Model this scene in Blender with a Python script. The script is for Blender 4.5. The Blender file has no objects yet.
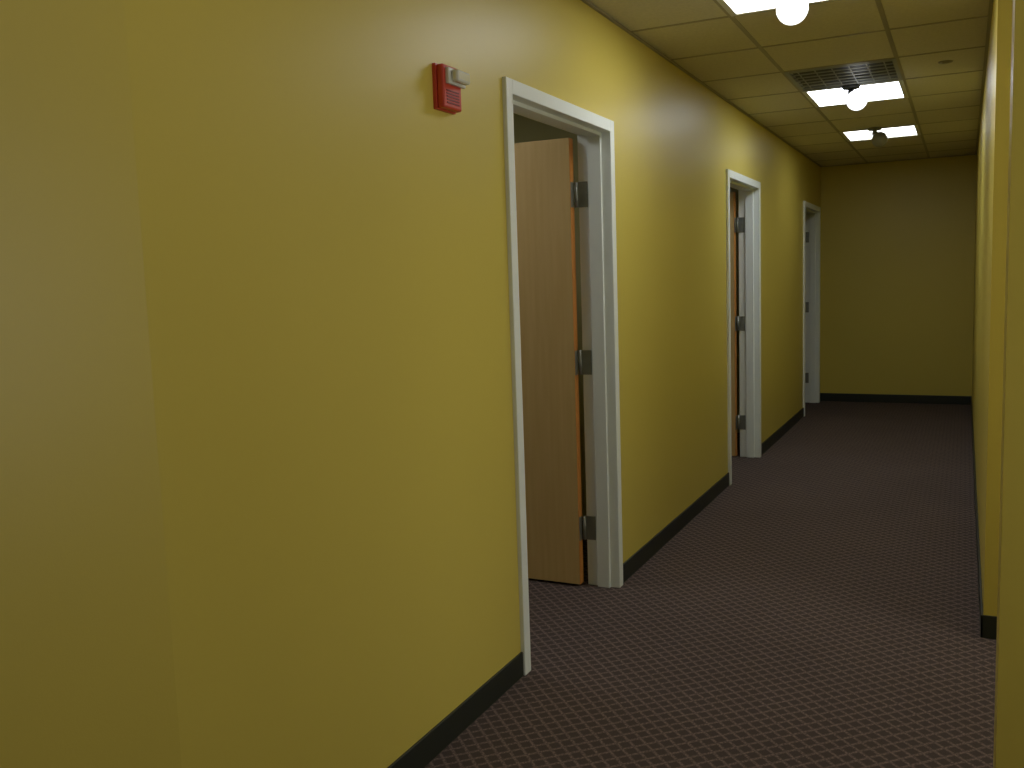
import bpy, bmesh, math
from mathutils import Vector, Matrix

S=bpy.context.scene
S.view_settings.view_transform='Standard'
S.view_settings.look='None'
COL=bpy.context.collection

# ---------------------------------------------------------------- dimensions
H=2.614; XL=-1.4518; XR=0.091; YE=10.868
TW=0.13
DOORS=[(2.955,4.057),(6.306,7.410),(9.632,10.751)]
HD=2.16
YC=1.33            # corner where left wall bends
YR=3.95            # near end of right corridor wall
PY0,PY1=2.45,2.60  # wall stub

# ---------------------------------------------------------------- materials
def srgb(r,g,b):
    def c(v):
        v/=255.0
        return v/12.92 if v<=.04045 else ((v+.055)/1.055)**2.4
    return (c(r),c(g),c(b),1)
def mat(name,col,rough=.6,metal=0,spec=.5,noise=None,bump=None):
    m=bpy.data.materials.new(name); m.use_nodes=True
    nt=m.node_tree; b=nt.nodes['Principled BSDF']
    b.inputs['Base Color'].default_value=col
    b.inputs['Roughness'].default_value=rough
    b.inputs['Metallic'].default_value=metal
    b.inputs['Specular IOR Level'].default_value=spec
    tc=nt.nodes.new('ShaderNodeTexCoord')
    if noise:
        sc,amt=noise
        n=nt.nodes.new('ShaderNodeTexNoise'); n.inputs['Scale'].default_value=sc; n.inputs['Detail'].default_value=4
        nt.links.new(tc.outputs['Object'],n.inputs['Vector'])
        r=nt.nodes.new('ShaderNodeMapRange'); r.inputs['To Min'].default_value=1-amt; r.inputs['To Max'].default_value=1+amt
        r.inputs['From Min'].default_value=.25; r.inputs['From Max'].default_value=.75
        nt.links.new(n.outputs['Fac'],r.inputs['Value'])
        v=nt.nodes.new('ShaderNodeVectorMath'); v.operation='SCALE'; v.inputs[0].default_value=col[:3]
        nt.links.new(r.outputs['Result'],v.inputs['Scale'])
        nt.links.new(v.outputs['Vector'],b.inputs['Base Color'])
    if bump:
        sc,st=bump
        n=nt.nodes.new('ShaderNodeTexNoise'); n.inputs['Scale'].default_value=sc; n.inputs['Detail'].default_value=3
        nt.links.new(tc.outputs['Object'],n.inputs['Vector'])
        bp=nt.nodes.new('ShaderNodeBump'); bp.inputs['Strength'].default_value=st; bp.inputs['Distance'].default_value=.002
        nt.links.new(n.outputs['Fac'],bp.inputs['Height']); nt.links.new(bp.outputs['Normal'],b.inputs['Normal'])
    return m
def emis(name,col,strength):
    m=bpy.data.materials.new(name); m.use_nodes=True
    b=m.node_tree.nodes['Principled BSDF']
    b.inputs['Base Color'].default_value=(.8,.8,.8,1)
    b.inputs['Emission Color'].default_value=col
    b.inputs['Emission Strength'].default_value=strength
    return m

M_wall=mat('yellow_paint',srgb(211,193,90),.40,spec=.46,noise=(.8,.02),bump=(260,.1))
M_room=mat('room_paint',srgb(200,195,140),.7)
M_trim=mat('white_frame_paint',srgb(240,246,240),.4,noise=(3,.02))
M_base=mat('black_vinyl',srgb(38,42,34),.45,noise=(6,.1))
M_tile=mat('ceiling_tile',srgb(210,203,178),.9,spec=.2,noise=(60,.07),bump=(120,.6))
M_bar=mat('t_bar',srgb(158,150,124),.5)
M_metal=mat('satin_steel',srgb(150,152,142),.38,metal=.6,noise=(30,.08))
M_dark=mat('dark_metal',srgb(48,50,50),.5,noise=(20,.1))
M_grille=mat('grille_enamel',srgb(150,152,148),.45)
M_red=mat('red_plastic',srgb(196,66,46),.4,noise=(12,.05))
M_redd=mat('red_plastic_dark',srgb(120,30,24),.5)
M_clear=mat('strobe_lens',srgb(225,220,185),.12,spec=.8)
M_white=mat('white_enamel',srgb(220,220,210),.4)
M_globe_off=mat('frosted_glass',srgb(140,138,120),.3)

def wood():
    m=bpy.data.materials.new('maple_veneer'); m.use_nodes=True; nt=m.node_tree; b=nt.nodes['Principled BSDF']
    tc=nt.nodes.new('ShaderNodeTexCoord'); mp=nt.nodes.new('ShaderNodeMapping')
    mp.inputs['Scale'].default_value=(24,24,1.3)
    n=nt.nodes.new('ShaderNodeTexNoise'); n.inputs['Scale'].default_value=2.2; n.inputs['Detail'].default_value=6
    cr=nt.nodes.new('ShaderNodeValToRGB')
    cr.color_ramp.elements[0].position=.3; cr.color_ramp.elements[0].color=srgb(218,184,120)
    cr.color_ramp.elements[1].position=.75; cr.color_ramp.elements[1].color=srgb(226,194,132)
    nt.links.new(tc.outputs['Object'],mp.inputs['Vector']); nt.links.new(mp.outputs['Vector'],n.inputs['Vector'])
    nt.links.new(n.outputs['Fac'],cr.inputs['Fac']); nt.links.new(cr.outputs['Color'],b.inputs['Base Color'])
    b.inputs['Roughness'].default_value=.45
    return m
M_wood=wood()
M_wedge=mat('door_edge_wood',srgb(205,138,66),.5,noise=(10,.08))

def carpet():
    m=bpy.data.materials.new('patterned_carpet'); m.use_nodes=True; nt=m.node_tree; b=nt.nodes['Principled BSDF']
    N=nt.nodes.new; L=nt.links.new
    tc=N('ShaderNodeTexCoord'); sx=N('ShaderNodeSeparateXYZ'); L(tc.outputs['Object'],sx.inputs[0])
    def mth(op,a,bv=None):
        n=N('ShaderNodeMath'); n.operation=op
        for i,v in enumerate((a,bv)):
            if v is None: continue
            if isinstance(v,(int,float)): n.inputs[i].default_value=v
            else: L(v,n.inputs[i])
        return n.outputs[0]
    s=.058
    u=mth('DIVIDE',mth('ADD',sx.outputs[0],sx.outputs[1]),s)
    v=mth('DIVIDE',mth('SUBTRACT',sx.outputs[0],sx.outputs[1]),s)
    du=mth('ABSOLUTE',mth('SUBTRACT',mth('FRACT',u),.5))   # 0 at line
    dv=mth('ABSOLUTE',mth('SUBTRACT',mth('FRACT',v),.5))
    def line(d,w):
        r=N('ShaderNodeMapRange'); r.inputs['From Min'].default_value=w*1.6; r.inputs['From Max'].default_value=w*.5
        L(d,r.inputs['Value']); return r.outputs[0]
    ln=mth('MAXIMUM',line(du,.11),line(dv,.11))
    st=N('ShaderNodeTexNoise'); st.inputs['Scale'].default_value=150; st.inputs['Detail'].default_value=2
    L(tc.outputs['Object'],st.inputs['Vector'])
    stm=N('ShaderNodeMapRange'); stm.inputs['From Min'].default_value=.38; stm.inputs['From Max'].default_value=.6
    L(st.outputs['Fac'],stm.inputs['Value'])
    fac=mth('MULTIPLY',ln,mth('ADD',mth('MULTIPLY',stm.outputs[0],.8),.2))
    big=N('ShaderNodeTexNoise'); big.inputs['Scale'].default_value=1.3; L(tc.outputs['Object'],big.inputs['Vector'])
    fine=N('ShaderNodeTexNoise'); fine.inputs['Scale'].default_value=330; L(tc.outputs['Object'],fine.inputs['Vector'])
    mx=N('ShaderNodeMix'); mx.data_type='RGBA'
    mx.inputs['A'].default_value=srgb(76,66,62); mx.inputs['B'].default_value=srgb(126,109,101)
    L(fac,mx.inputs['Factor'])
    sc=mth('ADD',mth('MULTIPLY',fine.outputs['Fac'],.9),mth('ADD',mth('MULTIPLY',big.outputs['Fac'],.3),.4))
    vm=N('ShaderNodeVectorMath'); vm.operation='SCALE'; L(mx.outputs['Result'],vm.inputs[0]); L(sc,vm.inputs['Scale'])
    L(vm.outputs['Vector'],b.inputs['Base Color'])
    b.inputs['Roughness'].default_value=.95; b.inputs['Specular IOR Level'].default_value=.15
    bp=N('ShaderNodeBump'); bp.inputs['Strength'].default_value=.5; bp.inputs['Distance'].default_value=.003
    L(fine.outputs['Fac'],bp.inputs['Height']); L(bp.outputs['Normal'],b.inputs['Normal'])
    return m
M_carpet=carpet()

# ---------------------------------------------------------------- mesh helpers
def box(bm,x0,x1,y0,y1,z0,z1,mi=0,bev=0):
    v=[bm.verts.new((x,y,z)) for z in (z0,z1) for y in (y0,y1) for x in (x0,x1)]
    fs=[(0,2,3,1),(4,5,7,6),(0,1,5,4),(2,6,7,3),(0,4,6,2),(1,3,7,5)]
    out=[]
    for f in fs:
        fc=bm.faces.new([v[i] for i in f]); fc.material_index=mi; out.append(fc)
    if bev:
        es=set(e for f in out for e in f.edges)
        bmesh.ops.bevel(bm,geom=list(es),offset=bev,segments=2,affect='EDGES',profile=.5)
def cyl(bm,c,ax,r0,r1,h,mi=0,n=24):
    ax=Vector(ax).normalized(); q=ax.to_track_quat('Z','Y').to_matrix().to_4x4()
    M=Matrix.Translation(Vector(c)+ax*h/2)@q
    r=bmesh.ops.create_cone(bm,cap_ends=True,segments=n,radius1=r0,radius2=r1,depth=h,matrix=M)
    for f in set(f for v in r['verts'] for f in v.link_faces): f.material_index=mi; f.smooth=True
def ball(bm,c,r,mi=0,sc=(1,1,1)):
    M=Matrix.Translation(c)@Matrix.Diagonal((*sc,1))
    q=bmesh.ops.create_uvsphere(bm,u_segments=32,v_segments=18,radius=r,matrix=M)
    for f in set(f for v in q['verts'] for f in v.link_faces): f.material_index=mi; f.smooth=True
def obj(name,bm,mats,parent=None):
    me=bpy.data.meshes.new(name); bm.normal_update(); bm.to_mesh(me); bm.free()
    for m in mats: me.materials.append(m)
    o=bpy.data.objects.new(name,me); COL.objects.link(o)
    if parent: o.parent=parent
    return o
def empty(name,loc=(0,0,0)):
    o=bpy.data.objects.new(name,None); COL.objects.link(o); o.location=loc; o.empty_display_size=.1
    return o
def B(): return bmesh.new()

# ---------------------------------------------------------------- floor
bm=B(); box(bm,-4.6,1.9,-2.6,YE+.15,-.05,0); obj('floor',bm,[M_carpet])

# ---------------------------------------------------------------- walls
bm=B()
ys=[YC]+[v for d in DOORS for v in (d[0]+.03,d[1]-.03)]+[YE]
for i in range(0,len(ys),2): box(bm,XL-TW,XL,ys[i],ys[i+1],0,H)
for a,b_ in DOORS: box(bm,XL-TW,XL,a+.03,b_-.03,HD-.03,H)
obj('wall_left',bm,[M_wall])
# bent portion beside the camera
bm=B()
p0=Vector((XL,YC,0)); p1=Vector((-2.12,-2.5,0)); n=Vector((-(p0-p1).y,(p0-p1).x,0)).normalized()*TW
pts=[p0,p1,p1+n,p0+n]
vb=[bm.verts.new(p) for p in pts]; vt=[bm.verts.new(p+Vector((0,0,H))) for p in pts]
bm.faces.new(vb[::-1]); bm.faces.new(vt)
for i in range(4):
    j=(i+1)%4; bm.faces.new([vb[i],vb[j],vt[j],vt[i]])
bmesh.ops.recalc_face_normals(bm,faces=bm.faces)
obj('wall_left_lobby',bm,[M_wall])
bm=B(); box(bm,XL-TW,XR+.15,YE,YE+.12,0,H); obj('wall_end',bm,[M_wall])
bm=B(); box(bm,XR,XR+.13,YR,YE,0,H); box(bm,XR+.13,1.75,YR,YR+.12,0,H); obj('wall_right',bm,[M_wall])
bm=B(); box(bm,XR,1.75,PY0,PY1,0,H); obj('wall_right_stub',bm,[M_wall])
# lobby wall with window openings, made up to let fill light in
FILL_WINS=[(.95,2.30),(2.75,3.80)]; WZ0,WZ1=.6,2.3
bm=B()
edge=[-2.5]+[v for w_ in FILL_WINS for v in w_]+[YR+.12]
for i in range(0,len(edge),2): box(bm,1.75,1.88,edge[i],edge[i+1],0,H)
for a,b_ in FILL_WINS: box(bm,1.75,1.88,a,b_,0,WZ0); box(bm,1.75,1.88,a,b_,WZ1,H)
obj('wall_right_lobby',bm,[M_wall])
bm=B(); box(bm,-2.3,1.88,-2.62,-2.5,0,H); obj('wall_back',bm,[M_wall])
for k,(WY0,WY1) in enumerate(FILL_WINS):  # unseen windows, added only to carry fill light for the left wall
    e=empty('window_%d'%(k+1),(0,0,0))
    bm=B()
    box(bm,1.74,1.89,WY0,WY0+.05,WZ0,WZ1,bev=.003); box(bm,1.74,1.89,WY1-.05,WY1,WZ0,WZ1,bev=.003)
    box(bm,1.74,1.89,WY0+.05,WY1-.05,WZ0,WZ0+.05,bev=.003); box(bm,1.74,1.89,WY0+.05,WY1-.05,WZ1-.05,WZ1,bev=.003)
    box(bm,1.79,1.85,WY0+.05,WY1-.05,1.5,1.54,bev=.003)
    box(bm,1.68,1.76,WY0-.04,WY1+.04,WZ0-.03,WZ0,bev=.004)
    obj('frame',bm,[M_trim],e)
    la=bpy.data.lights.new('daylight','AREA'); la.shape='RECTANGLE'; la.size=WY1-WY0-.1; la.size_y=WZ1-WZ0-.1
    la.energy=(20,16)[k]; la.color=(1,.98,.90)
    lo=bpy.data.objects.new('window_daylight',la); COL.objects.link(lo)  # added fill lamp behind the opening, brightens left wall and near door
    lo.location=(1.93,(WY0+WY1)/2,(WZ0+WZ1)/2); lo.rotation_euler=Vector((-1,0,0)).to_track_quat('-Z','Z').to_euler()
# offices behind the doors
bm=B(); box(bm,-4.5,-4.38,1.6,YE+.12,0,H)
for y in (1.6,5.1,8.5): box(bm,-4.38,XL-TW,y,y+.1,0,H)
box(bm,-4.38,XL-TW,YE,YE+.12,0,H)
obj('wall_offices',bm,[M_room])

# ---------------------------------------------------------------- baseboards
BH=.092;BT=.009
bm=B()
seg=[(YC,DOORS[0][0]),(DOORS[0][1],DOORS[1][0]),(DOORS[1][1],DOORS[2][0]),(DOORS[2][1],YE)]
for a,b_ in seg: box(bm,XL,XL+BT,a,b_,0,BH,bev=.002)
obj('baseboard_left',bm,[M_base])
bm=B(); box(bm,XL,XR,YE-BT,YE,0,BH,bev=.002); obj('baseboard_end',bm,[M_base])
bm=B(); box(bm,XR-BT,XR,YR-BT,YE,0,BH,bev=.002); box(bm,XR-BT,1.75,YR-BT,YR,0,BH,bev=.002); obj('baseboard_right',bm,[M_base])
bm=B(); box(bm,XR-.002,1.75,PY0-BT,PY0,0,BH); box(bm,XR-BT,XR,PY0-BT,PY1,0,BH); obj('baseboard_right_stub',bm,[M_base])
bm=B()
q0=Vector((XL,YC,0)); nn=-n.normalized()*BT
pts=[q0,p1,p1+nn,q0+nn]
vb=[bm.verts.new(p) for p in pts]; vt=[bm.verts.new(p+Vector((0,0,BH))) for p in pts]
bm.faces.new(vb[::-1]); bm.faces.new(vt)
for i in range(4):
    j=(i+1)%4; bm.faces.new([vb[i],vb[j],vt[j],vt[i]])
bmesh.ops.recalc_face_normals(bm,faces=bm.faces)
obj('baseboard_left_lobby',bm,[M_base])

# ---------------------------------------------------------------- ceiling grid
gx=[-.97+.61*k for k in range(-6,6)]
gy=[4.34+.665*k for k in range(-11,11)]
def cell(x,y): return (round((x+.97)/.61),round((y-4.34)/.665))
LIGHTS=[(-.97,4.34-.665,'a'),(-.97,6.335,'b'),(-.97,8.33,'c'),(-.97,4.34-.665*5,'n'),(-.97,4.34-.665*8,'n'),(-.97+.61*-3,4.34-.665*2,'r'),(-.97+.61*-3,6.335,'r2'),(.25+.61,4.34-.665*2,'r2')]
VENTS=[(-.97,5.67)]
skip={cell(l[0],l[1]) for l in LIGHTS}|{cell(*v) for v in VENTS}
bm=B()
for i in range(len(gx)-1):
    for j in range(len(gy)-1):
        if cell(gx[i]+.001,gy[j]+.001) in skip: continue
        box(bm,gx[i]+.003,gx[i+1]-.003,gy[j]+.003,gy[j+1]-.003,H,H+.016)
obj('ceiling',bm,[M_tile])
bm=B()
for x in gx: box(bm,x-.011,x+.011,gy[0],gy[-1],H-.002,H+.012)
for y in gy: box(bm,gx[0],gx[-1],y-.011,y+.011,H-.0022,H+.0118)
obj('trim_ceiling_grid',bm,[M_bar])
bm=B()
box(bm,XL,XL+.016,YC,YE,H-.010,H-.003); box(bm,XL,XR,YE-.016,YE,H-.010,H-.003); box(bm,XR-.016,XR,YR,YE,H-.010,H-.003)
obj('trim_ceiling_angle',bm,[M_bar])

# ---------------------------------------------------------------- ceiling lights
W=(.95,.97,1.0,1)
EM={'a':emis('lens_a',W,10),'b':emis('lens_b',(.86,.92,1,1),10.5),'c':emis('lens_c',(.97,1,1,1),4.2),
    'n':emis('lens_n',(1,.95,.86,1),1.6),'r':emis('lens_fill_r',W,6),'r2':emis('lens_fill_r2',W,1.5)}  # r, r2: unseen troffers; the office ones are added fill light
for x,y,k in LIGHTS:
    e=empty('ceiling_light',(x+.305,y+.3325,H))
    w,l=.305-.004,.3325-.004
    bm=B()
    for s in (-1,1):
        box(bm,s*w-(.028 if s>0 else 0),s*w+(.028 if s<0 else 0),-l,l,-.004,.02)
        box(bm,-w+.028,w-.028,s*l-(.028 if s>0 else 0),s*l+(.028 if s<0 else 0),-.004,.02)
    obj('frame',bm,[M_white],e)
    bm=B(); box(bm,-w+.028,w-.028,-l+.028,l-.028,.006,.014); obj('lens',bm,[EM[k]],e)
    bm=B(); box(bm,-w,w,-l,l,.021,.11); obj('housing',bm,[M_white],e)

# ---------------------------------------------------------------- air grille
for x,y in VENTS:
    e=empty('air_return_grille',(x+.305,y+.3325,H)); w,l=.305-.004,.3325-.004
    bm=B()
    for s in (-1,1):
        box(bm,s*w-(.022 if s>0 else 0),s*w+(.022 if s<0 else 0),-l,l,-.004,.02)
        box(bm,-w+.022,w-.022,s*l-(.022 if s>0 else 0),s*l+(.022 if s<0 else 0),-.004,.02)
    obj('frame',bm,[M_grille],e)
    bm=B()
    for i in range(7):
        yy=-l+.06+i*(2*l-.12)/6
        box(bm,-w+.02,w-.02,yy-.012,yy+.012,-.001,.003)
    for i in range(6):
        xx=-w+.02+(i+.5)*(2*w-.04)/6
        box(bm,xx-.003,xx+.003,-l+.02,l-.02,-.0005,.004)
    obj('slats',bm,[M_grille],e)
    bm=B(); box(bm,-w,w,-l,l,.022,.1); obj('duct',bm,[M_dark],e)

# ---------------------------------------------------------------- globe lamps
M_globe=emis('globe_lit',(.95,.98,1,1),2.2)
for (gxp,gyp),gm in (((-.64,3.96),M_globe),((-.62,6.24),M_globe),((-.64,8.20),M_globe_off)):
    mx,my=gxp-.045,gyp+.095
    e=empty('globe_ceiling_lamp',(mx,my,H-.004))
    bm=B()
    cyl(bm,(0,0,0),(0,0,-1),.058,.05,.016,0)
    cyl(bm,(0,0,-.012),(0,0,-1),.016,.016,.03,0)
    ball(bm,(0,0,-.042),.024,0)
    g=Vector((gxp-mx,gyp-my,-.106)); dr=(g-Vector((0,0,-.042)))
    cyl(bm,(0,0,-.042),dr,.022,.036,.06,0)
    obj('mount',bm,[M_dark if gm is M_globe else M_globe_off],e)
    bm=B(); ball(bm,g,.062,0); obj('globe',bm,[gm],e)

# sprinkler
e=empty('sprinkler_head',(-.12,5.95,H))
bm=B(); cyl(bm,(0,0,.001),(0,0,-1),.04,.036,.006,0); cyl(bm,(0,0,-.004),(0,0,-1),.022,.018,.006,0)
obj('head',bm,[M_bar],e)

# ---------------------------------------------------------------- doors
for i,(a,b_) in enumerate(DOORS):
    e=empty('door_%d'%(i+1),(0,0,0))
    x0,x1=XL-TW-.015,XL+.016; fw=.052
    bm=B()
    box(bm,x0,x1,a,a+fw,0,HD,bev=.003); box(bm,x0,x1,b_-fw,b_,0,HD,bev=.003)
    box(bm,x0,x1,a+fw-.002,b_-fw+.002,HD-fw,HD,bev=.003)
    sx0,sx1=x0+.055,x1-.045
    box(bm,sx0,sx1,a+fw-.002,a+fw+.015,0,HD-fw+.001,bev=.002)
    box(bm,sx0,sx1,b_-fw-.015,b_-fw+.002,0,HD-fw+.001,bev=.002)
    box(bm,sx0,sx1,a+fw+.013,b_-fw-.013,HD-fw-.015,HD-fw+.002,bev=.002)
    obj('frame',bm,[M_trim],e)
    # open leaf, local: pivot at origin, extends along -x, thickness to -y
    ang=[0,6,10][i]
    piv=empty('leaf_pivot',(x0-.012,b_-fw-.004,0)); piv.parent=e; piv.rotation_euler=(0,0,math.radians(-ang))
    wl=(b_-a)-2*fw-.01; hl=HD-fw-.015
    bm=B()
    box(bm,-wl,-.008,-.045,0,.012,hl,0,bev=.0015)
    for f in bm.faces:
        if f.calc_center_median().x>-.011: f.material_index=1
    obj('leaf',bm,[M_wood,M_wedge],piv)
    bm=B()
    for s in (-1,1):
        yb=0 if s>0 else -.045
        cyl(bm,(-wl+.07,yb,1.0),(0,s,0),.032,.032,.01,0)
        cyl(bm,(-wl+.07,yb+s*.008,1.0),(0,s,0),.011,.011,.045,0)
        box(bm,-wl+.06,-wl+.18,yb+s*.045-.008,yb+s*.045+.008,.99,1.012,0,bev=.004)
    obj('lever_handle',bm,[M_metal],piv)
    for z in (1.84,1.07,.28):
        bm=B()
        cyl(bm,(x0-.008,b_-fw-.008,z-.057),(0,0,1),.008,.008,.114,0,12)
        box(bm,x0-.006,x0+.046,b_-fw-.0045,b_-fw+.001,z-.057,z+.057,0)
        box(bm,x0-.022,x0-.019,b_-fw-.046,b_-fw-.008,z-.057,z+.057,0)
        obj('hinge',bm,[M_metal],e)
    bm=B(); box(bm,x0+.01,x0+.04,a+fw-.001,a+fw+.002,.94,1.06,0); obj('strike_plate',bm,[M_metal],e)

# ---------------------------------------------------------------- fire alarm horn strobe
e=empty('fire_alarm_strobe',(XL,2.48,1.98))
bm=B()
box(bm,-.002,.012,-.0,.118,.0,.135,0,bev=.002)
box(bm,.012,.036,.003,.115,.003,.132,0,bev=.006)
for k in range(5): box(bm,.0355,.038,.02,.095,.018+k*.009,.022+k*.009,1)
obj('body',bm,[M_red,M_redd],e)
bm=B()
box(bm,.035,.048,.016,.122,.074,.122,0,bev=.003)
box(bm,.047,.072,.03,.112,.080,.116,1,bev=.008)
cyl(bm,(.060,.034,.098),(0,1,0),.005,.005,.07,0,12)
obj('strobe',bm,[M_white,M_clear],e)

# ---------------------------------------------------------------- camera
yaw,pit,roll,hc=.4567,.1094,-.0331,1.4512
fwd=Vector((-math.sin(yaw)*math.cos(pit),math.cos(yaw)*math.cos(pit),-math.sin(pit)))
r=Vector((math.cos(yaw),math.sin(yaw),0)); u=r.cross(fwd)
r2=r*math.cos(roll)+u*math.sin(roll); u2=-r*math.sin(roll)+u*math.cos(roll)
cam=bpy.data.cameras.new('camera'); co=bpy.data.objects.new('camera',cam); COL.objects.link(co)
R=Matrix((r2,u2,-fwd)).transposed().to_4x4()
co.matrix_world=Matrix.Translation((0,0,hc))@R
cam.sensor_width=36; cam.lens=923.4/1024*36; cam.clip_start=.02
S.camera=co
w=bpy.data.worlds.new('world'); S.world=w; w.use_nodes=True
w.node_tree.nodes['Background'].inputs[0].default_value=(.02,.02,.02,1)
